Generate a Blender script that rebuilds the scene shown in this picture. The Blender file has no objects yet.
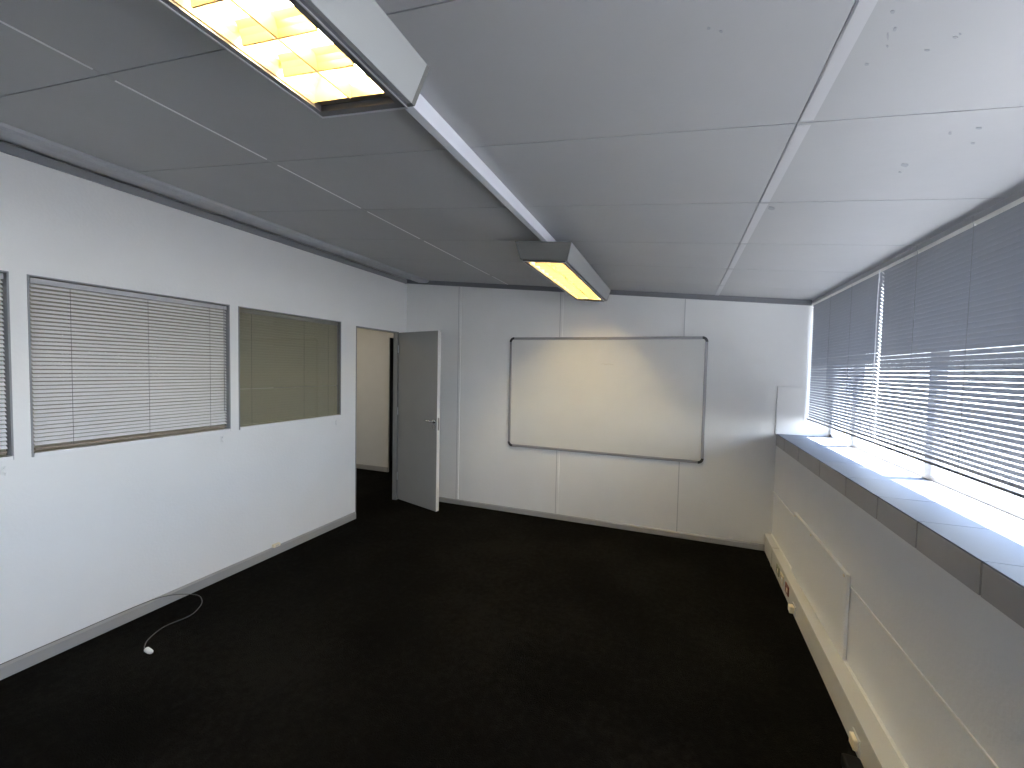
import bpy, bmesh, math, random
from mathutils import Vector, Matrix

# ---------------------------------------------------------------- camera, sky, sun, exposure
scene = bpy.context.scene
COL = scene.collection
EYE = 1.6398
YAW, PITCH, ROLL = .3375, -.0398, .023
FPX, PPX, PPY = 400.05, 24.63, 1.18
cam_data = bpy.data.cameras.new('camera')
cam_data.sensor_width = 36
cam_data.lens = FPX / 1024 * 36
cam_data.shift_x = -PPX / 1024
cam_data.shift_y = PPY / 1024
cam_data.clip_start = .02
cam = bpy.data.objects.new('camera', cam_data)
COL.objects.link(cam)
fw = Vector((-math.sin(YAW) * math.cos(PITCH), math.cos(YAW) * math.cos(PITCH), math.sin(PITCH)))
r0 = Vector((math.cos(YAW), math.sin(YAW), 0))
u0 = r0.cross(fw)
rr = r0 * math.cos(ROLL) + u0 * math.sin(ROLL)
uu = u0 * math.cos(ROLL) - r0 * math.sin(ROLL)
cam.matrix_world = Matrix(((rr.x, uu.x, -fw.x, 0), (rr.y, uu.y, -fw.y, 0), (rr.z, uu.z, -fw.z, EYE), (0, 0, 0, 1)))
scene.camera = cam

world = bpy.data.worlds.new('sky')
scene.world = world
world.use_nodes = True
wn = world.node_tree
wbg = wn.nodes['Background']
wtc = wn.nodes.new('ShaderNodeTexCoord')
wsep = wn.nodes.new('ShaderNodeSeparateXYZ')
wramp = wn.nodes.new('ShaderNodeValToRGB')
wmap = wn.nodes.new('ShaderNodeMapRange')
wmap.inputs[1].default_value = -1
wmap.inputs[2].default_value = 1
wn.links.new(wtc.outputs['Generated'], wsep.inputs[0])
wn.links.new(wsep.outputs['Z'], wmap.inputs[0])
wn.links.new(wmap.outputs[0], wramp.inputs[0])
wn.links.new(wramp.outputs[0], wbg.inputs[0])
e = wramp.color_ramp.elements
e[0].position = .5
e[0].color = (.90, .95, 1, 1)
e[1].position = 1
e[1].color = (.10, .20, .42, 1)
e2 = e.new(.60)
e2.color = (.74, .85, 1, 1)
e3 = e.new(.74)
e3.color = (.15, .26, .50, 1)
wbg.inputs[1].default_value = 10.0

sun_data = bpy.data.lights.new('sun', 'SUN')
sun_data.energy = 48
sun_data.angle = .009
sun_data.color = (1, .97, .92)
sun = bpy.data.objects.new('sun', sun_data)
COL.objects.link(sun)
to_sun = Vector((.235, .06, .95))
sun.rotation_euler = to_sun.to_track_quat('Z', 'Y').to_euler()

scene.view_settings.view_transform = 'Standard'
scene.view_settings.look = 'None'
scene.view_settings.gamma = 1
scene.view_settings.use_curve_mapping = False
scene.view_settings.exposure = 0.42
scene.cycles.use_denoising = True
scene.cycles.max_bounces = 10
scene.cycles.diffuse_bounces = 7
scene.cycles.glossy_bounces = 4
scene.cycles.transparent_max_bounces = 12
scene.cycles.sample_clamp_indirect = 6
scene.cycles.caustics_reflective = False
scene.cycles.caustics_refractive = False
TUBE = 132.0          # fluorescent tubes
HALL = 16.0           # corridor lamp

random.seed(7)


# ---------------------------------------------------------------- materials
def mat(name, col, rough=.6, metal=0, var=0., vscale=6, bump=0., bscale=120, spec=.5, emit=None, estr=0, coat=0):
    m = bpy.data.materials.new(name)
    m.use_nodes = True
    nt = m.node_tree
    b = nt.nodes['Principled BSDF']
    b.inputs['Base Color'].default_value = (*col, 1)
    b.inputs['Roughness'].default_value = rough
    b.inputs['Metallic'].default_value = metal
    b.inputs['Specular IOR Level'].default_value = spec
    b.inputs['Coat Weight'].default_value = coat
    if emit:
        b.inputs['Emission Color'].default_value = (*emit, 1)
        b.inputs['Emission Strength'].default_value = estr
    tc = nt.nodes.new('ShaderNodeTexCoord')
    if var:
        n = nt.nodes.new('ShaderNodeTexNoise')
        n.inputs['Scale'].default_value = vscale
        n.inputs['Detail'].default_value = 4
        nt.links.new(tc.outputs['Object'], n.inputs['Vector'])
        r = nt.nodes.new('ShaderNodeMapRange')
        r.inputs[1].default_value = .25
        r.inputs[2].default_value = .75
        r.inputs[3].default_value = 1 - var
        r.inputs[4].default_value = 1 + var
        nt.links.new(n.outputs[0], r.inputs[0])
        mx = nt.nodes.new('ShaderNodeVectorMath')
        mx.operation = 'SCALE'
        mx.inputs[0].default_value = col
        nt.links.new(r.outputs[0], mx.inputs['Scale'])
        nt.links.new(mx.outputs[0], b.inputs['Base Color'])
    if bump:
        n2 = nt.nodes.new('ShaderNodeTexNoise')
        n2.inputs['Scale'].default_value = bscale
        n2.inputs['Detail'].default_value = 3
        nt.links.new(tc.outputs['Object'], n2.inputs['Vector'])
        bp = nt.nodes.new('ShaderNodeBump')
        bp.inputs['Strength'].default_value = bump
        bp.inputs['Distance'].default_value = .01
        nt.links.new(n2.outputs[0], bp.inputs['Height'])
        nt.links.new(bp.outputs[0], b.inputs['Normal'])
    return m


M = {}
M['wall'] = mat('white wall paint', (.84, .84, .83), .55, var=.02, vscale=3, bump=.12, bscale=60, spec=.3)
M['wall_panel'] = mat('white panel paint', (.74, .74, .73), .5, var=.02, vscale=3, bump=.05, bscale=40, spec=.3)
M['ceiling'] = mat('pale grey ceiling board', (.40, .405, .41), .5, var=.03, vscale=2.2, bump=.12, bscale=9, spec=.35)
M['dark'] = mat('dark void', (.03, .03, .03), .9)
M['gap'] = mat('dark gap filler', (.10, .10, .10), .9)
M['strip'] = mat('white joint strip', (.85, .85, .85), .4)
M['cornice'] = mat('grey cornice', (.17, .175, .19), .45, var=.05)
M['wall_cornice'] = mat('slate wall cornice', (.26, .265, .28), .4, var=.04)
M['cable'] = mat('dark cable', (.10, .10, .10), .5)
M['joint_tape'] = mat('pale joint tape', (.50, .505, .515), .4)
M['joint_grey'] = mat('grey joint filler', (.48, .48, .49), .6)
M['flake'] = mat('grey paint flake', (.31, .32, .335), .7)
M['cornice_light'] = mat('grey steel trunking', (.40, .41, .43), .4, var=.04)
M['base'] = mat('grey skirting', (.34, .34, .335), .5, var=.04)
M['tile_front'] = mat('beige ceramic tile', (.42, .41, .40), .3, var=.03, vscale=9)
M['tile_top'] = mat('pale ceramic tile', (.22, .235, .26), .55, var=.02, vscale=9, spec=.2)
M['grout'] = mat('grey grout', (.10, .09, .08), .9)
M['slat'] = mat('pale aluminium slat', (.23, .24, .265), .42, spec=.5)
M['slat_white'] = mat('white aluminium slat', (.90, .90, .90), .42, spec=.5)
M['slat_beige'] = mat('beige aluminium slat', (.46, .44, .38), .45, spec=.4)
M['rail'] = mat('grey blind rail', (.48, .48, .50), .4)
M['rail_white'] = mat('white blind rail', (.80, .80, .80), .4)
M['rail_dark'] = mat('dark bottom rail', (.20, .19, .19), .4)
M['rail_brown'] = mat('tan bottom rail', (.36, .31, .26), .5)
M['cord'] = mat('grey cord', (.22, .22, .23), .7)
M['cord_white'] = mat('white cord', (.85, .85, .88), .6)
M['alu'] = mat('aluminium', (.50, .51, .52), .4, metal=.6)
M['win_frame'] = mat('grey window frame', (.27, .28, .29), .4)
M['board_frame'] = mat('grey board frame', (.30, .30, .31), .4, metal=.3)
M['alu_dark'] = mat('dark aluminium', (.22, .22, .23), .4, metal=.4)
M['plastic_dark'] = mat('charcoal plastic', (.03, .03, .03), .4)
M['whiteboard'] = mat('glossy whiteboard', (.64, .64, .62), .10, var=.015, vscale=4, spec=.5)
M['smudge'] = mat('pen smudge', (.50, .48, .44), .5)
M['door'] = mat('grey door laminate', (.27, .27, .265), .5, var=.03, vscale=5)
M['door_edge'] = mat('pale door edge', (.66, .66, .65), .5)
M['frame'] = mat('grey door frame', (.24, .24, .235), .5)
M['steel'] = mat('brushed steel', (.70, .70, .70), .25, metal=1)
M['housing'] = mat('grey lamp housing', (.31, .32, .315), .45, var=.02)
M['end_cap'] = mat('shade-darkened lamp end cap', (.13, .13, .12), .5)  # darker than the housing: shade on the end faces put into the colour
M['end_plate'] = mat('bronze end plate', (.16, .14, .11), .35, metal=.5)
M['bezel'] = mat('dark lamp bezel', (.12, .12, .13), .35, metal=.5)
M['bezel_line'] = mat('bright bezel lip', (.62, .62, .64), .3, metal=.6)
M['louvre'] = mat('satin louvre aluminium', (.36, .28, .15), .35, metal=.35)
M['tube'] = mat('fluorescent tube', (.9, .9, .8), .4, emit=(1, .80, .42), estr=TUBE)
M['conduit'] = mat('pale conduit', (.72, .74, .79), .4)
M['trunk'] = mat('cream trunking', (.62, .60, .54), .45, var=.03)
M['trunk_top'] = mat('cream trunking cover', (.66, .65, .60), .4)
M['bead'] = mat('white caulk bead', (.86, .85, .80), .5)
M['socket'] = mat('cream socket', (.84, .75, .55), .4)
M['socket_red'] = mat('red socket face', (.22, .07, .04), .45)
M['socket_green'] = mat('olive socket face', (.34, .36, .22), .45)
M['black_plastic'] = mat('black plastic', (.005, .005, .005), .6, spec=.2)
M['white_plastic'] = mat('white plastic', (.85, .85, .83), .4)
M['ground'] = mat('pale concrete yard', (.22, .22, .22), .9, var=.08, vscale=.6)
M['hall_wall'] = mat('corridor paint', (.70, .69, .66), .6, var=.02)


def carpet():
    m = bpy.data.materials.new('charcoal carpet')
    m.use_nodes = True
    nt = m.node_tree
    b = nt.nodes['Principled BSDF']
    b.inputs['Roughness'].default_value = 1
    b.inputs['Specular IOR Level'].default_value = .05
    tc = nt.nodes.new('ShaderNodeTexCoord')
    def noise(scale, detail, rough=.6):
        n = nt.nodes.new('ShaderNodeTexNoise')
        n.inputs['Scale'].default_value = scale
        n.inputs['Detail'].default_value = detail
        n.inputs['Roughness'].default_value = rough
        nt.links.new(tc.outputs['Object'], n.inputs['Vector'])
        return n

    def math_(op, a_, b_):
        n = nt.nodes.new('ShaderNodeMath')
        n.operation = op
        for i, v in enumerate((a_, b_)):
            if isinstance(v, (int, float)):
                n.inputs[i].default_value = v
            else:
                nt.links.new(v, n.inputs[i])
        return n.outputs[0]
    big, clump, fine = noise(1.1, 3), noise(24, 6, .8), noise(170, 3)
    tot = math_('ADD', math_('MULTIPLY', big.outputs[0], .75), math_('ADD', math_('MULTIPLY', clump.outputs[0], .9), math_('MULTIPLY', fine.outputs[0], .25)))
    rp = nt.nodes.new('ShaderNodeValToRGB')
    rp.color_ramp.elements[0].position = .74
    rp.color_ramp.elements[0].color = (.0022, .0021, .0019, 1)
    rp.color_ramp.elements[1].position = .97
    rp.color_ramp.elements[1].color = (.0098, .0096, .0088, 1)
    e_ = rp.color_ramp.elements.new(.85)
    e_.color = (.0046, .0044, .0040, 1)
    # ramp input is clamped to 0..1, so bring the sum down
    nt.links.new(math_('MULTIPLY', tot, .90), rp.inputs[0])
    nt.links.new(rp.outputs[0], b.inputs['Base Color'])
    bp = nt.nodes.new('ShaderNodeBump')
    bp.inputs['Strength'].default_value = .5
    bp.inputs['Distance'].default_value = .01
    nt.links.new(fine.outputs[0], bp.inputs['Height'])
    nt.links.new(bp.outputs[0], b.inputs['Normal'])
    return m


def glass(name, tint=(1, 1, 1), refl=1.0):
    m = bpy.data.materials.new(name)
    m.use_nodes = True
    nt = m.node_tree
    nt.nodes.remove(nt.nodes['Principled BSDF'])
    out = nt.nodes['Material Output']
    tr = nt.nodes.new('ShaderNodeBsdfTransparent')
    tr.inputs[0].default_value = (*tint, 1)
    gl = nt.nodes.new('ShaderNodeBsdfGlossy')
    gl.inputs['Roughness'].default_value = .01
    fr = nt.nodes.new('ShaderNodeFresnel')
    fr.inputs[0].default_value = 1.5
    ml = nt.nodes.new('ShaderNodeMath')
    ml.operation = 'MULTIPLY'
    ml.inputs[1].default_value = refl
    mx = nt.nodes.new('ShaderNodeMixShader')
    nt.links.new(fr.outputs[0], ml.inputs[0])
    geo = nt.nodes.new('ShaderNodeNewGeometry')
    inv = nt.nodes.new('ShaderNodeMath')
    inv.operation = 'SUBTRACT'
    inv.inputs[0].default_value = 1
    fm = nt.nodes.new('ShaderNodeMath')
    fm.operation = 'MULTIPLY'
    nt.links.new(geo.outputs['Backfacing'], inv.inputs[1])
    nt.links.new(ml.outputs[0], fm.inputs[0])
    nt.links.new(inv.outputs[0], fm.inputs[1])
    nt.links.new(fm.outputs[0], mx.inputs[0])
    nt.links.new(tr.outputs[0], mx.inputs[1])
    nt.links.new(gl.outputs[0], mx.inputs[2])
    nt.links.new(mx.outputs[0], out.inputs[0])
    return m


M['carpet'] = carpet()
M['glass'] = glass('clear window glass')
M['glass_office'] = glass('office window glass', (.86, .86, .82), 1.3)


# ---------------------------------------------------------------- mesh helpers
class MB:
    def __init__(self):
        self.bm = bmesh.new()

    def box(self, x0, x1, y0, y1, z0, z1, bevel=0):
        v = [self.bm.verts.new((x, y, z)) for x in (x0, x1) for y in (y0, y1) for z in (z0, z1)]
        fs = [(0, 1, 3, 2), (4, 6, 7, 5), (0, 4, 5, 1), (2, 3, 7, 6), (0, 2, 6, 4), (1, 5, 7, 3)]
        faces = [self.bm.faces.new([v[i] for i in f]) for f in fs]
        if bevel:
            ed = list({e_ for f in faces for e_ in f.edges})
            bmesh.ops.bevel(self.bm, geom=ed, offset=bevel, segments=2, affect='EDGES', profile=.5)
        return self

    def hexa(self, a, b):
        """solid between two matching polygons a and b"""
        va = [self.bm.verts.new(p) for p in a]
        vb = [self.bm.verts.new(p) for p in b]
        n = len(va)
        self.bm.faces.new(va[::-1])
        self.bm.faces.new(vb)
        for i in range(n):
            self.bm.faces.new([va[i], va[(i + 1) % n], vb[(i + 1) % n], vb[i]])
        return self

    def prism_y(self, prof, y0, y1):
        return self.hexa([(x, y0, z) for x, z in prof], [(x, y1, z) for x, z in prof])

    def prism_x(self, prof, x0, x1):
        return self.hexa([(x0, y, z) for y, z in prof], [(x1, y, z) for y, z in prof])

    def tube(self, pts, r, seg=8):
        pts = [Vector(p) for p in pts]
        rings = []
        prev = None
        for i, p in enumerate(pts):
            d = (pts[min(i + 1, len(pts) - 1)] - pts[max(i - 1, 0)]).normalized()
            if prev is None:
                prev = d.orthogonal().normalized()
            n = (prev - d * prev.dot(d)).normalized()
            prev = n
            b = d.cross(n)
            rad = r[i] if isinstance(r, (list, tuple)) else r
            rings.append([self.bm.verts.new(p + (n * math.cos(2 * math.pi * k / seg) + b * math.sin(2 * math.pi * k / seg)) * rad) for k in range(seg)])
        for a, b in zip(rings, rings[1:]):
            for k in range(seg):
                self.bm.faces.new([a[k], a[(k + 1) % seg], b[(k + 1) % seg], b[k]])
        self.bm.faces.new(rings[0][::-1])
        self.bm.faces.new(rings[-1])
        return self

    def xf(self, mtx):
        bmesh.ops.transform(self.bm, matrix=mtx, verts=self.bm.verts[:])
        return self

    def build(self, name, material, parent=None, smooth=False, recalc=True):
        if recalc:
            bmesh.ops.recalc_face_normals(self.bm, faces=self.bm.faces[:])
        me = bpy.data.meshes.new(name)
        self.bm.to_mesh(me)
        self.bm.free()
        if smooth:
            for p in me.polygons:
                p.use_smooth = True
        mats = material if isinstance(material, (list, tuple)) else [material]
        for m in mats:
            me.materials.append(m)
        o = bpy.data.objects.new(name, me)
        COL.objects.link(o)
        if parent is not None:
            o.parent = parent
            o.matrix_parent_inverse = parent.matrix_world.inverted()
        return o


def curve_pts(ctrl, n=8):
    """Catmull-Rom through control points"""
    P = [Vector(c) for c in ctrl]
    P = [P[0] * 2 - P[1]] + P + [P[-1] * 2 - P[-2]]
    out = []
    for i in range(1, len(P) - 2):
        for k in range(n):
            t = k / n
            a, b, c, d = P[i - 1:i + 3]
            out.append(.5 * ((2 * b) + (c - a) * t + (2 * a - 5 * b + 4 * c - d) * t * t + (3 * b - a - 3 * c + d) * t ** 3))
    out.append(P[-2])
    return out


def empty(name, loc=(0, 0, 0)):
    o = bpy.data.objects.new(name, None)
    o.empty_display_size = .1
    o.location = loc
    o.matrix_world = Matrix.Translation(loc)
    COL.objects.link(o)
    return o


def tag(o, label, cat, group=None):
    o['label'] = label
    o['category'] = cat
    if group:
        o['group'] = group
    return o


def struct(o):
    o['kind'] = 'structure'
    return o


# ---------------------------------------------------------------- room numbers (metres)
XL, XR, YB, YF = -3.2, .877, 4.18, -3.2     # left wall, lower right wall, back wall, wall behind the camera
WT = .05                                    # partition thickness
C0, SL = 2.410, -.0941                      # ceiling z = C0 + SL * x


def C(x, off=0):
    return C0 + SL * x - off


ZW0, ZW1 = 1.1142, 2.0713                   # office windows
WINS = [(.04, 1.035), (1.0961, 2.0919), (2.1547, 3.151)]
DY0, DY1, DZ = 3.35, 4.03, 2.05             # doorway
SILL, SILLB = 1.10, .9925
FX0, FX1 = 1.285, 1.325                     # outer window frame
WTOP = 2.305

# ---------------------------------------------------------------- setting: floor, walls, ceiling
struct(MB().box(XL, 1.33, YF, YB, -.05, 0).build('floor', M['carpet']))
struct(MB().box(-6.6, XL - .0, YF, 7.2, -.05, 0).build('floor_corridor', M['carpet']))

w = MB()
ys = [YF] + [v for a in WINS for v in a] + [DY0, DY1, YB]
ztop = C(XL) + .03
for a, b in zip(ys, ys[1:]):
    if (a, b) in WINS:
        w.box(XL - WT, XL, a, b, 0, ZW0)
        w.box(XL - WT, XL, a, b, ZW1, ztop)
    elif (a, b) == (DY0, DY1):
        w.box(XL - WT, XL, a, b, DZ, ztop)
    else:
        w.box(XL - WT, XL, a, b, 0, ztop)
bmesh.ops.remove_doubles(w.bm, verts=w.bm.verts[:], dist=1e-5)
struct(w.build('wall_left', M['wall']))

w = MB()
w.hexa([(XL - WT, YB, 0), (1.45, YB, 0), (1.45, YB, C(1.45) + .02), (XL - WT, YB, C(XL - WT) + .02)],
       [(XL - WT, YB + .1, 0), (1.45, YB + .1, 0), (1.45, YB + .1, C(1.45) + .02), (XL - WT, YB + .1, C(XL - WT) + .02)])
struct(w.build('wall_back', M['wall_panel']))
w = MB()
w.hexa([(XL - WT, YF - .1, 0), (1.45, YF - .1, 0), (1.45, YF - .1, C(1.45) + .02), (XL - WT, YF - .1, C(XL - WT) + .02)],
       [(XL - WT, YF, 0), (1.45, YF, 0), (1.45, YF, C(1.45) + .02), (XL - WT, YF, C(XL - WT) + .02)])
struct(w.build('wall_front', M['wall']))

# right wall: spandrel below the sill, lintel above the window, a pier behind the camera
WY0 = -3.0  # uncovered stretch behind the camera is unseen, added to light the left wall
w = MB()
w.box(XR, FX1, YF, YB, -.3, SILLB)
w.box(FX0, FX1, YF, WY0, SILLB, C(FX0) + .02)
w.box(FX0 + .002, FX1, WY0, YB, WTOP, C(FX0) + .05)
struct(w.build('wall_right', M['wall']))

# ceiling boards with open joints over a dark void
SEAMY = [.805 + .5835 * k for k in range(-7, 7)]
SEAMX = [-1.826, .307]
ce = MB()
xs = [XL - WT] + SEAMX + [FX1]
yb = [YF] + [s for s in SEAMY if YF < s < YB] + [YB]
for i in range(len(xs) - 1):
    for j in range(len(yb) - 1):
        gx0 = .0013 if i else 0
        gx1 = .0013 if i < len(xs) - 2 else 0
        a, b = xs[i] + gx0, xs[i + 1] - gx1
        c, d = yb[j] + .002, yb[j + 1] - .002
        ce.hexa([(a, c, C(a)), (b, c, C(b)), (b, d, C(b)), (a, d, C(a))],
                [(a, c, C(a) + .012), (b, c, C(b) + .012), (b, d, C(b) + .012), (a, d, C(a) + .012)])
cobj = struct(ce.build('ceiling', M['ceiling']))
ck = MB()
a, b = XL - WT, FX1
ck.hexa([(a, YF, C(a) + .012), (b, YF, C(b) + .012), (b, YB, C(b) + .012), (a, YB, C(a) + .012)],
        [(a, YF, C(a) + .06), (b, YF, C(b) + .06), (b, YB, C(b) + .06), (a, YB, C(a) + .06)])
ck.build('backing_board', M['gap'], cobj)

# small blisters and flakes in the ceiling paint
fk = MB()
for (x, y, ux, uy, vx, vy) in [(0.401, 1.083, 0.0028, 0.0006, 0.0054, 0.0134),
              (0.406, 1.066, 0.0037, 0.0007, 0.003, 0.0071),
              (0.412, 1.113, 0.0029, 0.0006, 0.0019, 0.0047),
              (0.528, 1.111, 0.0055, 0.0011, 0.0023, 0.0045),
              (0.532, 1.104, 0.0027, 0.0005, 0.0015, 0.0029),
              (0.495, 1.141, 0.0058, 0.0011, 0.0015, 0.0032),
              (0.394, 1.165, 0.0052, 0.001, 0.0019, 0.0052),
              (0.039, 0.989, 0.0042, 0.0008, 0.0003, 0.0042),
              (0.065, 1.003, 0.0042, 0.0008, 0.0004, 0.0043),
              (0.688, 1.68, 0.0154, 0.0016, 0.0062, 0.0143),
              (0.712, 1.495, 0.0048, 0.0007, 0.0041, 0.0082),
              (0.767, 1.478, 0.0092, 0.0013, 0.0043, 0.0079),
              (0.797, 1.559, 0.0061, 0.0008, 0.0032, 0.0059),
              (0.365, 2.035, 0.0157, 0.0006, 0.0045, 0.0233),
              (0.696, 1.73, 0.0072, 0.0007, 0.0032, 0.0076),
              (0.382, 1.018, 0.0045, 0.0009, 0.0021, 0.0052)]:
    n = 9
    ring = []
    for k in range(n):
        an = 2 * math.pi * k / n
        q = random.uniform(.65, 1.1)
        ring.append((x + q * (math.cos(an) * ux + math.sin(an) * vx), y + q * (math.cos(an) * uy + math.sin(an) * vy)))
    fk.hexa([(px, py, C(px, .0012)) for px, py in ring], [(px, py, C(px, -.001)) for px, py in ring])
fk.build('paint_flakes', M['flake'], cobj)['kind'] = 'stuff'

# trims on the ceiling joints
t = MB()
for a, b in zip(yb, yb[1:]):
    a2, b2 = a + .028, b - .028
    x0, x1 = -1.8305, -1.8225
    t.hexa([(x0, a2, C(x0, .0025)), (x1, a2, C(x1, .0025)), (x1, b2, C(x1, .0025)), (x0, b2, C(x0, .0025))],
           [(x0, a2, C(x0, -.004)), (x1, a2, C(x1, -.004)), (x1, b2, C(x1, -.004)), (x0, b2, C(x0, -.004))])
struct(t.build('trim_1', M['strip']))
t = MB()
for a, b in zip(yb, yb[1:]):
    a2, b2 = a + .012, b - .012
    x0, x1 = .312, .345
    t.hexa([(x0, a2, C(x0, .0015)), (x1, a2, C(x1, .0015)), (x1, b2, C(x1, .0015)), (x0, b2, C(x0, .0015))],
           [(x0, a2, C(x0, 0)), (x1, a2, C(x1, 0)), (x1, b2, C(x1, 0)), (x0, b2, C(x0, 0))])
struct(t.build('trim_2', M['joint_tape']))

# dark cornice along the back wall
t = MB()
x0, x1 = XL, 1.10
t.hexa([(x0, YB - .016, C(x0, .047)), (x0, YB, C(x0, .047)), (x0, YB, C(x0)), (x0, YB - .016, C(x0))],
       [(x1, YB - .016, C(x1, .047)), (x1, YB, C(x1, .047)), (x1, YB, C(x1)), (x1, YB - .016, C(x1))])
t.hexa([(x0, YB - .020, C(x0, .014)), (x0, YB - .016, C(x0, .014)), (x0, YB - .016, C(x0)), (x0, YB - .020, C(x0))],
       [(x1, YB - .020, C(x1, .014)), (x1, YB - .016, C(x1, .014)), (x1, YB - .016, C(x1)), (x1, YB - .020, C(x1))])
struct(t.build('trim_3', M['cornice']))
# dark cornice along the top of the left wall
struct(MB().prism_y([(XL, 2.655), (XL + .014, 2.655), (XL + .014, 2.702), (XL + .008, C(XL) - .004), (XL, C(XL) - .003)], YF, YB - .02).build('trim_4', M['wall_cornice']))
# cover strips over the panel joints of the back wall
for n, (x, z0) in enumerate(((-2.445, .06), (-1.20, .06), (.06, .06))):
    s = MB()
    s.prism_x([(YB, z0), (YB - .010, z0), (YB - .009, C(x, .05)), (YB, C(x, .05))], x - .016, x + .016)
    so_ = struct(s.build('trim_%d' % (5 + n), M['wall_panel']))
    g = MB()
    g.prism_x([(YB, z0), (YB - .0105, z0), (YB - .0105, C(x, .05)), (YB, C(x, .05))], x - .0165, x - .008)
    g.build('joint_gap', M['joint_grey'], so_)
# cover strip along the right wall
struct(MB().box(XR - .006, XR, YF, YB, .557, .568).build('trim_8', M['bead']))

# skirtings
s = MB()
for a, b in ((YF, DY0), ):
    s.prism_y([(XL, 0), (XL + .014, 0), (XL + .014, .062), (XL + .004, .074), (XL, .074)], a, b)
struct(s.build('baseboard_left', M['base']))
struct(MB().prism_x([(YB, 0), (YB - .014, 0), (YB - .014, .046), (YB - .005, .056), (YB, .056)], XL, .82).build('baseboard_back', M['base']))

# ---------------------------------------------------------------- corridor behind the left wall
HY = 5.03
w = MB()
w.box(-6.6, -4.165, HY, HY + .02, 0, 2.8)
w.box(-4.165, XL - WT + .0, HY, HY + .1, 2.07, 2.8)
w.box(-3.45, XL - WT, HY, HY + .1, 0, 2.07)
struct(w.build('wall_corridor', M['hall_wall']))
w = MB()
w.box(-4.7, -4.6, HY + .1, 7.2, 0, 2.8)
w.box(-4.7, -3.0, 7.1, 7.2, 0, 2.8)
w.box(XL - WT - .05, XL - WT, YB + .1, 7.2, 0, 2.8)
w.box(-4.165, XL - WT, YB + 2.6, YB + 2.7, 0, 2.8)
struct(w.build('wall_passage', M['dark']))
struct(MB().box(-6.7, -6.6, YF, 7.2, 0, 2.8).build('wall_corridor_left', M['hall_wall']))
struct(MB().box(-6.6, XL - WT, YF - .1, YF, 0, 2.8).build('wall_corridor_front', M['hall_wall']))
struct(MB().box(-6.7, XL - WT, YF - .1, 7.2, 2.8, 2.9).build('ceiling_corridor', M['hall_wall']))
struct(MB().prism_x([(HY, 0), (HY - .014, 0), (HY - .014, .06), (HY - .005, .07), (HY, .07)], -6.6, -4.165).build('baseboard_corridor', M['base']))
hl = bpy.data.lights.new('corridor_lamp', 'AREA')
hl.shape = 'RECTANGLE'
hl.size, hl.size_y = .3, 1.2
hl.energy = HALL
hl.color = (1, .86, .62)
ho = bpy.data.objects.new('corridor_lamp', hl)
ho.location = (-4.9, 3.2, 2.78)
COL.objects.link(ho)

# ---------------------------------------------------------------- doorway and door
door = struct(empty('door_1', (XL, DY1, 0)))
f = MB()
f.box(XL - WT - .004, XL + .003, DY1 - .025, DY1 + .002, 0, DZ)
f.box(XL - WT - .004, XL + .002, DY0, DY1, DZ - .012, DZ + .001)
f.box(XL - WT - .004, XL + .001, DY0 - .001, DY0 + .012, 0, DZ)
f.box(XL - WT + .004, XL - .044, DY1 - .03, DY1 - .025, 0, DZ - .012)
f.build('door_frame', M['frame'], door)
du = Vector((.960, -.277, 0)).normalized()
dn = Vector((-du.y, du.x, 0))
LM = Matrix.Translation((XL, DY1 - .003, 0)) @ Matrix(((du.x, dn.x, 0, 0), (du.y, dn.y, 0, 0), (0, 0, 1, 0), (0, 0, 0, 1)))
leaf = MB().box(.006, .7135, 0, .04, .012, 2.042).xf(LM).build('door_leaf', M['door'], door)
MB().box(.7136, .7175, .0, .04, .012, 2.042).xf(LM).build('edge_strip', M['door_edge'], leaf)
MB().box(.7176, .719, .009, .031, .93, 1.07, .0005).xf(LM).build('strike_plate', M['alu_dark'], leaf)
h = MB()
h.tube([(.672, -.001, 1.03), (.672, -.012, 1.03)], .024, 20)
h.tube([(.672, -.012, 1.03), (.672, -.045, 1.03)], .009, 12)
h.tube([(.678, -.048, 1.03), (.65, -.050, 1.03), (.60, -.048, 1.032), (.555, -.044, 1.036)], [.010, .0095, .009, .008], 12)
h.xf(LM).build('door_handle', M['steel'], leaf, True)
h = MB()
h.tube([(.672, -.001, .965), (.672, -.010, .965)], .020, 20)
h.box(.669, .675, -.0105, -.0095, .955, .975)
h.xf(LM).build('key_rose', M['steel'], leaf)
for z in (.25, 1.05, 1.8):
    MB().tube([(XL + .008, DY1 - .012, z), (XL + .008, DY1 - .012, z + .09)], .006, 10).build('hinge', M['alu'], door)


# ---------------------------------------------------------------- blinds
def slat_profile(width, tilt, camber=.0018, th=.0005):
    """closed slat section in (p, z): p points away from the viewer's room"""
    n = 5
    top, bot = [], []
    for k in range(n + 1):
        s = -1 + 2 * k / n
        px = s * width / 2
        pz = camber * (1 - s * s)
        top.append((px, pz + th / 2))
        bot.append((px, pz - th / 2))
    pr = top + bot[::-1]
    c, s_ = math.cos(tilt), math.sin(tilt)
    return [(a * c + b * s_, -a * s_ + b * c) for a, b in pr]


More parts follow.
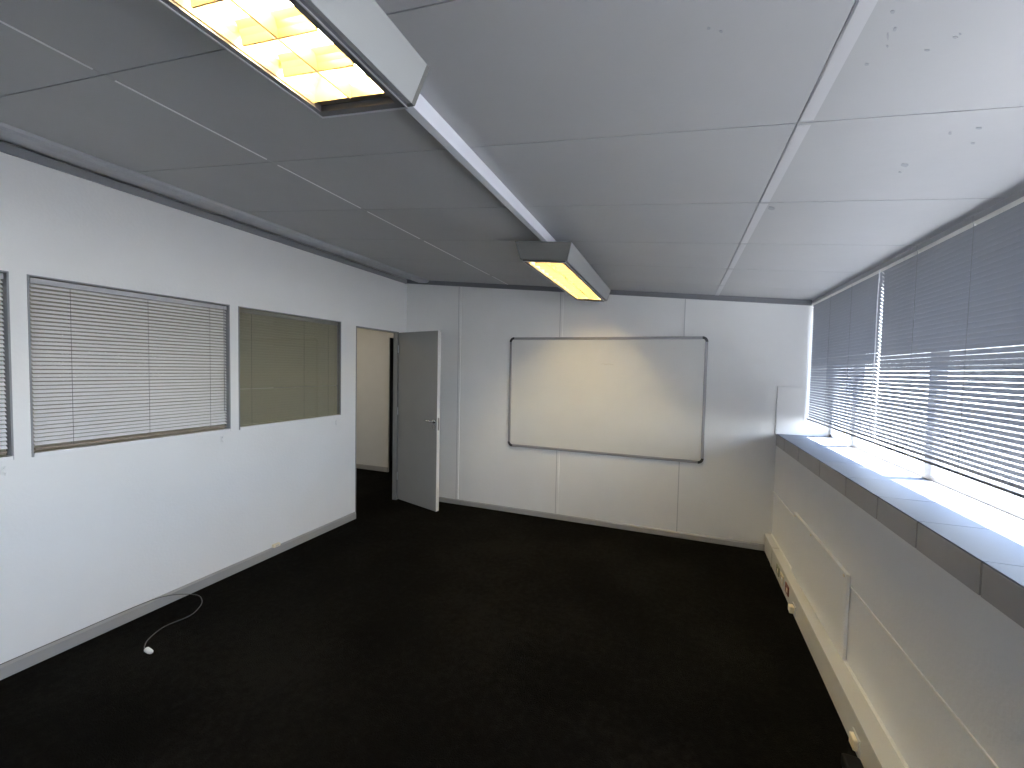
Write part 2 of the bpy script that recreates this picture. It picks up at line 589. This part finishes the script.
def blind(label, x, dirx, y0, y1, ztop, zbot, tilt, ladders, mats, group, pitch=.0215, width=.025, skip=None, hr=(.025, .028), wand=None, cord=None, breaks=(), lip=False):
    """dirx: +1 when away-from-room is +x"""
    root = tag(empty('venetian_blind', (x, (y0 + y1) / 2, zbot)), label, 'blind', group)
    hm, sm, bmx, cm = mats
    h_ = MB()
    segs = [y0] + sorted(breaks) + [y1]
    for a, b in zip(segs, segs[1:]):
        h_.box(x - hr[0] / 2, x + hr[0] / 2, a + (.002 if a != y0 else 0), b - (.002 if b != y1 else 0), ztop - hr[1], ztop, .0015)
    ho_ = h_.build('headrail', hm, root)
    if lip:
        l_ = MB()
        fx = x - dirx * hr[0] / 2
        for a, b in zip(segs, segs[1:]):
            zl = ztop - hr[1]
            l_.prism_y([(fx - dirx * .001, zl + .001), (fx + dirx * .012, zl - .014), (fx + dirx * .016, zl - .014), (fx + dirx * .006, zl + .001)], a + (.003 if a != y0 else 0), b - (.003 if b != y1 else 0))
        l_.build('lit_underside', M['bead'], ho_)  # white slanted strip stands in for the headrail underside lit by sill bounce
    pr = slat_profile(width, tilt)
    sl = MB()
    z = ztop - hr[1] - (.026 if lip else .012)
    top = z
    while z > zbot + .020:
        j = random.uniform(-.0006, .0006)
        if skip and abs(z - skip) < pitch / 2:
            j += .007
        sl.prism_y([(x + dirx * p, z + q + j) for p, q in pr], y0 + .002, y1 - .002)
        z -= pitch
    sl.build('slats', sm, root)
    MB().box(x - .011, x + .011, y0 + .003, y1 - .003, zbot, zbot + .011, .003).build('bottom_rail', bmx, root)
    hx = width / 2 * math.cos(tilt) + .0012
    for ly in ladders:
        lc = MB()
        for sx in (-1, 1):
            lc.tube([(x + sx * hx, ly, ztop - hr[1]), (x + sx * hx, ly, zbot + .006)], .0009, 6)
        lc.build('ladder_cord', cm, root)
    if wand:
        wy, wz, wm = wand
        wd = MB()
        xx = x - dirx * (hx + .010)
        wd.tube([(xx, wy, ztop - hr[1] * .4), (xx, wy, wz)], .0028, 8)
        wo = wd.build('tilt_wand', wm, root, True)
        k = MB()
        k.tube([(xx, wy, ztop - hr[1] - .13), (xx, wy, ztop - hr[1] - .15)], .005, 10)
        k.build('wand_joint', wm, wo, True)
    if cord:
        cy, cz, c_m = cord
        pc = MB()
        xx = x - dirx * (hx + .006)
        pts = []
        n = 46
        for i in range(n):
            tt = i / (n - 1)
            pts.append((xx, cy + .004 * math.sin(tt * 9) + .012 * tt, ztop - hr[1] - tt * (ztop - hr[1] - cz)))
        pc.tube(pts, [.0022 + .0011 * (i % 2) for i in range(n)], 6)
        pc.build('pull_cord', c_m, root)
    return root


WH = (M['rail'], M['slat_white'], M['rail_brown'], M['cord'])
G1 = 'venetian blinds in the office windows of the left wall'


def office_window(n, y0, y1, glass_x, gm):
    wdw = struct(empty('window_%d' % n, (XL, (y0 + y1) / 2, ZW0)))
    fr = MB()
    t_ = .007
    fr.box(XL - WT - .003, XL + .003, y0 - .001, y0 + t_, ZW0, ZW1)
    fr.box(XL - WT - .003, XL + .003, y1 - t_, y1, ZW0, ZW1)
    fr.box(XL - WT - .003, XL + .003, y0 + t_, y1 - t_, ZW1 - t_, ZW1)
    fr.box(XL - WT - .003, XL + .003, y0 + t_, y1 - t_, ZW0, ZW0 + t_)
    fr.build('window_frame', M['win_frame'], wdw)
    MB().box(XL - .03, XL + .007, y0 + t_, y1 - .003, ZW0 + .0005, ZW0 + .021, .001).build('window_sill', M['strip'], wdw)
    MB().box(glass_x - .002, glass_x + .002, y0 + t_, y1 - t_, ZW0 + t_, ZW1 - t_).build('pane', gm, wdw)
    return wdw


office_window(1, *WINS[0], XL - .046, M['glass_office'])
office_window(2, *WINS[1], XL - .046, M['glass_office'])
office_window(3, *WINS[2], XL - .014, M['glass_office'])
TL = math.radians(-36)
a, b = WINS[0]
blind('white venetian blind at the left edge of the photo, cut off by the frame', XL - .022, -1, a + .014, b - .013, ZW1 - .013, ZW0 + .035, math.radians(-38),
      [a + .15, (a + b) / 2, b - .12], WH, G1, wand=(.55, 1.28, M['rail_white']))
a, b = WINS[1]
blind('wide white venetian blind in the middle office window, slats half open', XL - .022, -1, a + .014, b - .015, ZW1 - .013, ZW0 + .034, TL,
      [a + .16, (a + b) / 2 + .01, b - .13], WH, G1, wand=(b - .04, 1.27, M['alu']))
a, b = WINS[2]
blind('closed beige venetian blind behind glass in the window next to the door', XL - .034, -1, a + .014, b - .013, ZW1 - .013, ZW0 + .018, math.radians(-60),
      [a + .12, (a + b) / 2 + .1, b - .13], (M['rail'], M['slat_beige'], M['slat_beige'], M['cord']), G1, skip=1.430)
# wand of that window hangs in front of the glass on this side
wd = MB()
wd.tube([(XL + .004, 3.108, ZW1 - .02), (XL + .006, 3.108, 1.16)], .004, 8)
o = wd.build('tilt_wand', M['alu_dark'], None, True)
tag(o, 'dark thin tilt wand hanging in the window next to the door', 'blind wand')

# small clear cord cleats under the right corners of the office windows
for (y, lab) in ((1.00, 'small white cord cleat under the cut-off window at the left edge'), (2.03, 'small white cord cleat under the right corner of the middle office window'), (3.09, 'small white cord cleat under the window next to the door')):
    c = MB()
    z = ZW0 - .05
    c.box(XL, XL + .006, y - .008, y + .008, z - .022, z + .022, .002)
    c.tube([(XL + .006, y, z + .012), (XL + .014, y, z + .014), (XL + .015, y, z + .026)], .003, 6)
    c.tube([(XL + .006, y, z - .012), (XL + .014, y, z - .014), (XL + .015, y, z - .026)], .003, 6)
    tag(c.build('cord_cleat', M['wall']), lab, 'cord cleat', 'cord cleats under the office windows')

# ---------------------------------------------------------------- outer window, tiled sill, blinds
win = struct(empty('window_4', (FX0, 1.5, SILL)))
fr = MB()
fr.box(FX0, FX1, WY0, YB, SILL - .02, SILL + .028)
fr.box(FX0, FX1, WY0, YB, WTOP - .035, WTOP)
fr.box(FX0, FX1, YB - .045, YB, SILL, WTOP)
fr.box(FX0, FX1, WY0, WY0 + .04, SILL, WTOP)
fr.build('window_frame', M['rail_white'], win)
mull = [3.68, 2.70, 1.72, .74, -.24, -1.22, -2.2]
for y in mull:
    m_ = MB()
    m_.box(FX0 - .006, FX1, y - .035, y + .035, SILL + .02, WTOP - .02, .003)
    m_.build('mullion', M['rail_white'], win)
edges = [YB - .045] + [v for y in mull for v in (y + .035, y - .035)] + [WY0 + .04]
for i in range(0, len(edges), 2):
    MB().box(FX0 + .016, FX0 + .021, edges[i + 1] - .004, edges[i] + .004, SILL + .025, WTOP - .03).build('pane', M['glass'], win)
# sill tiles: a bed of grout with tiles proud of it
sb = MB().box(XR + .004, FX0, YF, YB, SILLB, SILL - .0015)
sobj = sb.build('window_sill', M['grout'], win)
tj = [3.88, 3.46, 2.985, 2.565, 2.205, 1.888, 1.548]
while tj[-1] > YF + .4:
    tj.append(tj[-1] - .345)
tj = [YB - .002] + tj + [YF + .002]
tt, tf = MB(), MB()
for a, b in zip(tj, tj[1:]):
    tt.box(XR - .0005, FX0 - .001, b + .002, a - .002, SILL - .006, SILL)
    tf.box(XR - .002, XR + .006, b + .0045, a - .0045, SILLB + .001, SILL - .0065)
tt.build('sill_tiles', M['tile_top'], sobj)
tf.build('front_tiles', M['tile_front'], sobj)

RB = (M['rail'], M['slat'], M['rail_dark'], M['cord'])
G2 = 'venetian blinds along the outer window'
BX = 1.1125
TR = math.radians(52)
blind('grey venetian blind of the outer window, shorter one against the whiteboard wall', BX, 1, 2.893, 4.166, 2.298, 1.246, TR,
      [3.71, 3.31], RB, G2, cord=(2.90, 1.30, M['cord_white']), lip=True)
blind('long grey venetian blind of the outer window, running out of the photo on the right', BX, 1, 1.28, 2.890, 2.298, 1.246, TR,
      [2.52, 2.12, 1.72], RB, G2, breaks=[2.52, 2.12, 1.72], lip=True)

# yard outside
struct(MB().box(FX1, 40, -30, 40, -.5, -.3).build('ground_outside', M['ground']))

# ---------------------------------------------------------------- ceiling lights
LXC = -.812
TOP = .0605                                 # the lights hang under the conduit
G3 = 'fluorescent ceiling lights with louvres'


def ceiling_light(y0, y1, label):
    root = tag(empty('ceiling_light', (LXC, (y0 + y1) / 2, C(LXC))), label, 'ceiling light', G3)
    # section: local s across (x), off = distance below the ceiling
    ht, hb, H = .183, .153, .105

    def P(s, off, y):
        x = LXC + s
        return (x, y, C(x, off + TOP))
    inner = .140
    hs = MB()
    ends = ((y0, y0 + .03), (y1, y1 - .022))
    # sides and end plates as a shell
    for sg in (-1, 1):
        hs.hexa([P(sg * ht, 0, y0 + .0125), P(sg * hb, H, y0 + .0325), P(sg * inner, H, y0 + .0325), P(sg * (inner + .02), 0, y0 + .0125)],
                [P(sg * ht, 0, y1 - .0125), P(sg * hb, H, y1 - .0325), P(sg * inner, H, y1 - .0325), P(sg * (inner + .02), 0, y1 - .0125)])
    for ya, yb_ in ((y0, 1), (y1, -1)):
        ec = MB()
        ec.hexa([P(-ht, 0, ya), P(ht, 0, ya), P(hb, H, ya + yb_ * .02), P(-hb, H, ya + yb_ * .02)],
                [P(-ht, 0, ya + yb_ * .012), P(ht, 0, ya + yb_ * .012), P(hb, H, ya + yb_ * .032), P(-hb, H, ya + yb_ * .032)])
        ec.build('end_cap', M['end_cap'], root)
    hs.build('housing', M['housing'], root)
    hs = MB()
    hs.hexa([P(-ht + .03, .001, y0 + .01), P(ht - .03, .001, y0 + .01), P(ht - .03, .001, y1 - .01), P(-ht + .03, .001, y1 - .01)],
            [P(-ht + .03, .012, y0 + .01), P(ht - .03, .012, y0 + .01), P(ht - .03, .012, y1 - .01), P(-ht + .03, .012, y1 - .01)])
    hs.build('top_plate', M['housing'], root)
    # bezel hanging a little below the housing, with a bright lip
    bz = MB()
    ya, yb2 = y0 + .034, y1 - .034

    def ring(mb, so, sl, sr, e0, e1, w_, o0, o1):
        for sa, sb_ in ((-so, -sl), (sr, so)):
            mb.hexa([P(sa, o0, e0), P(sb_, o0, e0), P(sb_, o0, e1), P(sa, o0, e1)],
                    [P(sa, o1, e0), P(sb_, o1, e0), P(sb_, o1, e1), P(sa, o1, e1)])
        for q0, q1 in ((e0, e0 + w_), (e1 - w_, e1)):
            mb.hexa([P(-sl, o0, q0), P(sr, o0, q0), P(sr, o0, q1), P(-sl, o0, q1)],
                    [P(-sl, o1, q0), P(sr, o1, q0), P(sr, o1, q1), P(-sl, o1, q1)])
    ring(bz, .140, .122, .120, ya, yb2, .022, H - .012, H + .010)
    bo = bz.build('bezel', M['bezel'], root)
    lp = MB()
    ring(lp, .1425, .1385, .1385, ya - .002, yb2 + .002, .004, H + .010, H + .0125)
    lp.build('bezel_lip', M['bezel_line'], bo)
    # reflector trough
    rf = MB()
    e0, e1 = ya + .046, yb2 - .046
    for sg in (-1, 1):
        prof = []
        n = 6
        for k in range(n + 1):
            q = k / n
            prof.append((sg * (.119 - .055 * (1 - math.cos(q * math.pi / 2))), H + .004 - .080 * math.sin(q * math.pi / 2)))
        prof2 = [(s + sg * .002, o_ - .001) for s, o_ in prof]
        full = prof + prof2[::-1]
        rf.hexa([P(s, o_, e0) for s, o_ in full], [P(s, o_, e1) for s, o_ in full])
    rf.hexa([P(-.12, .020, e0), P(.12, .020, e0), P(.12, .020, e1), P(-.12, .020, e1)], [P(-.12, .017, e0), P(.12, .017, e0), P(.12, .017, e1), P(-.12, .017, e1)])
    for q0, q1 in ((e0 - .002, e0), (e1, e1 + .002)):
        rf.hexa([P(-.119, .02, q0), P(.119, .02, q0), P(.119, H, q0), P(-.119, H, q0)], [P(-.119, .02, q1), P(.119, .02, q1), P(.119, H, q1), P(-.119, H, q1)])
    rf.build('reflector', M['louvre'], root)
    for q0, q1 in ((ya + .02, e0 - .0025), (e1 + .0025, yb2 - .02)):
        ep = MB()
        ep.hexa([P(-.125, H - .010, q0), P(.118, H - .010, q0), P(.118, H - .010, q1), P(-.125, H - .010, q1)],
                [P(-.125, H - .006, q0), P(.118, H - .006, q0), P(.118, H - .006, q1), P(-.125, H - .006, q1)])
        ep.build('end_plate', M['end_plate'], root)
    # louvre: a middle rib and curved cross blades
    lv = MB()
    lv.hexa([P(-.005, .074, e0), P(.005, .074, e0), P(.0025, H + .004, e0), P(-.0025, H + .004, e0)],
            [P(-.005, .074, e1), P(.005, .074, e1), P(.0025, H + .004, e1), P(-.0025, H + .004, e1)])
    lv.build('middle_rib', M['louvre'], root)
    n = int(round((e1 - e0) / .1))
    st = (e1 - e0) / n
    cb = MB()
    for k in range(1, n):
        y = e0 + k * st
        prof = [(-.018, .068), (-.009, .080), (-.0045, .092), (-.0018, H + .003), (.0018, H + .003), (.0045, .092), (.009, .080), (.018, .068)]
        cb.hexa([P(-.105, o_, y + d_) for d_, o_ in prof], [P(.105, o_, y + d_) for d_, o_ in prof])
    cb.build('cross_blades', M['louvre'], root)
    for s in (-.06, .06):
        MB().tube([P(s, .050, e0 + .01), P(s, .050, e1 - .01)], .012, 12).build('fluorescent_tube', M['tube'], root, True)
    return root


ceiling_light(-.61, .905, 'long grey fluorescent light cut off by the top edge of the photo')
ceiling_light(2.36, 3.875, 'grey fluorescent light reaching the back wall above the whiteboard')
# conduit between the two lights
cd = MB()
x0, x1 = -.815, -.780
cd.hexa([(x0, -.7, C(x0, .001)), (x1, -.7, C(x1, .001)), (x1, -.7, C(x1, .06)), (x0, -.7, C(x0, .06))],
        [(x0, 3.9, C(x0, .001)), (x1, 3.9, C(x1, .001)), (x1, 3.9, C(x1, .06)), (x0, 3.9, C(x0, .06))])
tag(cd.build('cable_conduit', M['conduit']), 'pale square conduit on the ceiling that the lights hang under', 'conduit')
# flat steel trunking along the left side of the ceiling
tk = MB()
prof = [(-2.865, 0), (-2.870, .016), (-2.885, .028), (-2.925, .034), (-3.01, .034), (-3.03, .028), (-3.03, 0)]
tk.hexa([(x, YF, C(x, o_)) for x, o_ in prof], [(x, YB - .022, C(x, o_)) for x, o_ in prof])
tag(tk.build('ceiling_trunking', M['cornice_light']), 'grey cable trunking running along the ceiling above the left wall', 'cable trunking')

# ---------------------------------------------------------------- whiteboard
WX0, WX1, WZ0, WZ1 = -1.790, .2675, .761, 1.9915
wb = tag(empty('whiteboard', ((WX0 + WX1) / 2, YB, WZ0)), 'large blank whiteboard with a thin aluminium frame on the back wall', 'whiteboard')
MB().box(WX0 + .012, WX1 - .012, YB - .016, YB - .005, WZ0 + .012, WZ1 - .012).build('writing_surface', M['whiteboard'], wb)
fw_ = .028
f = MB()
for (x0, x1, z0, z1) in ((WX0, WX0 + fw_, WZ0 + .05, WZ1 - .05), (WX1 - fw_, WX1, WZ0 + .05, WZ1 - .05),
                         (WX0 + .05, WX1 - .05, WZ0, WZ0 + fw_), (WX0 + .05, WX1 - .05, WZ1 - fw_, WZ1)):
    f.box(x0, x1, YB - .022, YB - .004, z0, z1, .003)
f.build('board_frame', M['board_frame'], wb)
for cx, cz, a0 in ((WX0, WZ0, 180), (WX1, WZ0, 270), (WX1, WZ1, 0), (WX0, WZ1, 90)):
    sx = 1 if cx == WX0 else -1
    sz = 1 if cz == WZ0 else -1
    ccx, ccz = cx + sx * .052, cz + sz * .052
    outer, inner_ = [], []
    for k in range(9):
        an = math.radians(a0 + 90 * k / 8)
        outer.append((ccx + .053 * math.cos(an), ccz + .053 * math.sin(an)))
        inner_.append((ccx + .028 * math.cos(an), ccz + .028 * math.sin(an)))
    cm = MB()
    for k in range(8):
        q = [outer[k], outer[k + 1], inner_[k + 1], inner_[k]]
        cm.hexa([(x, YB - .024, z) for x, z in q], [(x, YB - .003, z) for x, z in q])
    bmesh.ops.remove_doubles(cm.bm, verts=cm.bm.verts[:], dist=1e-5)
    cm.build('corner_cap', M['plastic_dark'], wb)
sm = MB()
for k in range(10):
    x = -.758 + .0135 * k
    sm.box(x, x + .0137, YB - .0166, YB - .0159, 1.706 + .003 * math.sin(k * 1.3), 1.710 + .003 * math.sin(k * 1.3) + .003 * math.sin(k * .33))
sm.build('pen_smudge', M['smudge'], wb)

# ---------------------------------------------------------------- right wall: trunking, panel, board, sockets
def tx(y):
    return .822 - .0145 * (YB - y)          # the trunking front is not quite parallel to the wall


tr = tag(empty('skirting_trunking', (.84, 2, 0)), 'cream cable trunking along the foot of the right wall', 'cable trunking')
y0, y1 = YF, YB - .001
b = MB()
b.hexa([(tx(y0), y0, 0), (XR - .0005, y0, 0), (XR - .0005, y0, .150), (tx(y0), y0, .150)],
       [(tx(y1), y1, 0), (XR - .0005, y1, 0), (XR - .0005, y1, .150), (tx(y1), y1, .150)])
b.build('trunking_body', M['trunk'], tr)
b = MB()
b.hexa([(tx(y0) - .002, y0, .150), (XR - .0005, y0, .150), (XR - .0005, y0, .160), (tx(y0) - .002, y0, .160)],
       [(tx(y1) - .002, y1, .150), (XR - .0005, y1, .150), (XR - .0005, y1, .160), (tx(y1) - .002, y1, .160)])
b.build('top_cover', M['trunk_top'], tr)
MB().prism_y([(XR - .0005, .160), (XR - .010, .160), (XR - .007, .167), (XR - .0005, .170)], y0, y1).build('caulk_bead', M['bead'], tr)
# joint clip near the far end
b = MB()
for y in (3.86,):
    b.hexa([(tx(y) - .004, y - .012, .0), (XR - .002, y - .012, .0), (XR - .002, y - .012, .163), (tx(y) - .004, y - .012, .163)],
           [(tx(y) - .004, y + .012, .0), (XR - .002, y + .012, .0), (XR - .002, y + .012, .163), (tx(y) - .004, y + .012, .163)])
b.build('joint_clip', M['trunk'], tr)

pn = tag(empty('access_panel', (XR, 2.93, .172)), 'white rectangular access panel fixed on the right wall above the trunking', 'wall panel')
MB().box(XR - .020, XR - .0045, 2.435, 3.42, .172, .612, .001).build('panel_sheet', M['wall'], pn)
MB().box(XR - .023, XR - .0045, 2.435, 3.42, .6125, .622, .001).build('top_edge', M['bead'], pn)
for y in (2.47, 3.02, 3.39):
    s = MB()
    s.box(XR - .024, XR - .020, y - .008, y + .008, .597, .608, .001)
    s.build('panel_clip', M['socket'], pn)

bd = MB().box(.866, 1.085, YB - .014, YB - .0005, SILL + .001, 1.532, .001)
tag(bd.build('cover_board', M['wall_panel']), 'white board standing on the tiled sill against the back wall', 'board')


def on_trunk(y):
    """matrix: local x along -y on the trunking face, local y out into the room, z up"""
    d = Vector((tx(y + .1) - tx(y - .1), .2, 0)).normalized()
    nrm = Vector((-d.y, d.x, 0))
    return Matrix.Translation((tx(y), y, 0)) @ Matrix(((d.x, nrm.x, 0, 0), (d.y, nrm.y, 0, 0), (0, 0, 1, 0), (0, 0, 0, 1)))


def socket(y, z, label, face, rocker, w_=.09, h_=.07):
    root = tag(empty('wall_socket', (tx(y), y, z)), label, 'socket', 'power sockets on the skirting trunking')
    mx = on_trunk(y)
    MB().box(-w_ / 2, w_ / 2, .0003, .008, z - h_ / 2, z + h_ / 2, .002).xf(mx).build('face_plate', face, root)
    MB().box(-w_ / 2 + .012, -.004, .008, .012, z - .012, z + .014, .001).xf(mx).build('switch', rocker, root)
    p = MB()
    for dx, dz in ((.018, .012), (.010, -.008), (.028, -.008)):
        p.tube([(dx, .0078, z + dz), (dx, .0092, z + dz)], .0042, 10)
    p.xf(mx).build('pin_holes', M['black_plastic'], root)
    return root


socket(3.60, .085, 'olive power socket on the trunking, farthest from the camera', M['socket_green'], M['socket'])
socket(3.46, .085, 'cream power socket on the trunking between the olive and the red one', M['socket'], M['white_plastic'])
socket(3.30, .085, 'dark red power socket on the trunking below the access panel', M['socket_red'], M['socket'])


def plug(y, z, label, m_, w_=.05, d_=.04, h_=.055):
    root = tag(empty('power_plug', (tx(y), y, z)), label, 'plug')
    mx = on_trunk(y)
    MB().box(-w_ / 2, w_ / 2, .0005, d_, z - h_ / 2, z + h_ / 2, .006).xf(mx).build('plug_body', m_, root)
    MB().box(-w_ / 2 - .012, w_ / 2 + .012, .0003, .006, z - h_ / 2 - .01, z + h_ / 2 + .01, .001).xf(mx).build('base_plate', M['trunk_top'], root)
    return root


plug(3.10, .05, 'small cream plug low on the trunking below the middle of the access panel', M['socket'], .05, .035, .045)
plug(2.055, .052, 'cream plug on the trunking next to the black adapter', M['socket'], .052, .022, .05)

ad = tag(empty('power_adapter', (.735, 1.96, 0)), 'black power adapter on the carpet by the trunking at the bottom edge', 'adapter')
amx = Matrix.Translation((.738, 1.925, 0)) @ Matrix.Rotation(math.radians(-2), 4, 'Z')
MB().box(-.035, .035, -.05, .05, .001, .058, .012).xf(amx).build('adapter_body', M['black_plastic'], ad, True)
MB().box(-.0352, -.0346, -.040, -.022, .030, .048, .0002).xf(amx).build('rating_label', M['white_plastic'], ad)
MB().tube(curve_pts([(0, -.049, .03), (.005, -.09, .02), (.02, -.2, .006), (.01, -.4, .005)], 6), .0035, 8).xf(amx).build('lead', M['black_plastic'], ad, True)

# ---------------------------------------------------------------- left wall: socket box and loose cable
sk = tag(empty('junction_box', (XL + .014, 2.445, .05)), 'tiny cream junction box on the skirting of the left wall', 'junction box')
MB().box(XL + .0002, XL + .030, 2.415, 2.475, .0742, .100, .003).build('box_body', M['socket'], sk)
MB().box(XL + .0302, XL + .033, 2.428, 2.46, .080, .094, .001).build('box_lid', M['trunk'], sk)

cb = tag(empty('loose_cable', (-2.9, 1.5, 0)), 'thin dark cable lying along the left skirting and curling onto the carpet', 'cable')
path = [(XL + .007, -.5, .0775), (XL + .006, .4, .0775), (XL + .006, .97, .0775), (XL + .006, 1.2, .0775), (XL + .008, 1.45, .0785), (XL + .022, 1.60, .078), (XL + .05, 1.70, .060), (-3.09, 1.79, .022),
        (-3.01, 1.775, .004), (-2.94, 1.71, .004), (-2.905, 1.635, .004), (-2.925, 1.52, .004), (-2.88, 1.42, .004), (-2.815, 1.365, .004), (-2.765, 1.352, .009)]
MB().tube(curve_pts(path, 7), .0024, 8).build('lead', M['cable'], cb, True)
p = MB()
p.tube([(-2.775, 1.352, .013), (-2.765, 1.351, .013), (-2.735, 1.348, .013), (-2.715, 1.347, .013)], [.006, .0125, .0125, .010], 14)
p.build('white_plug', M['white_plastic'], cb, True)
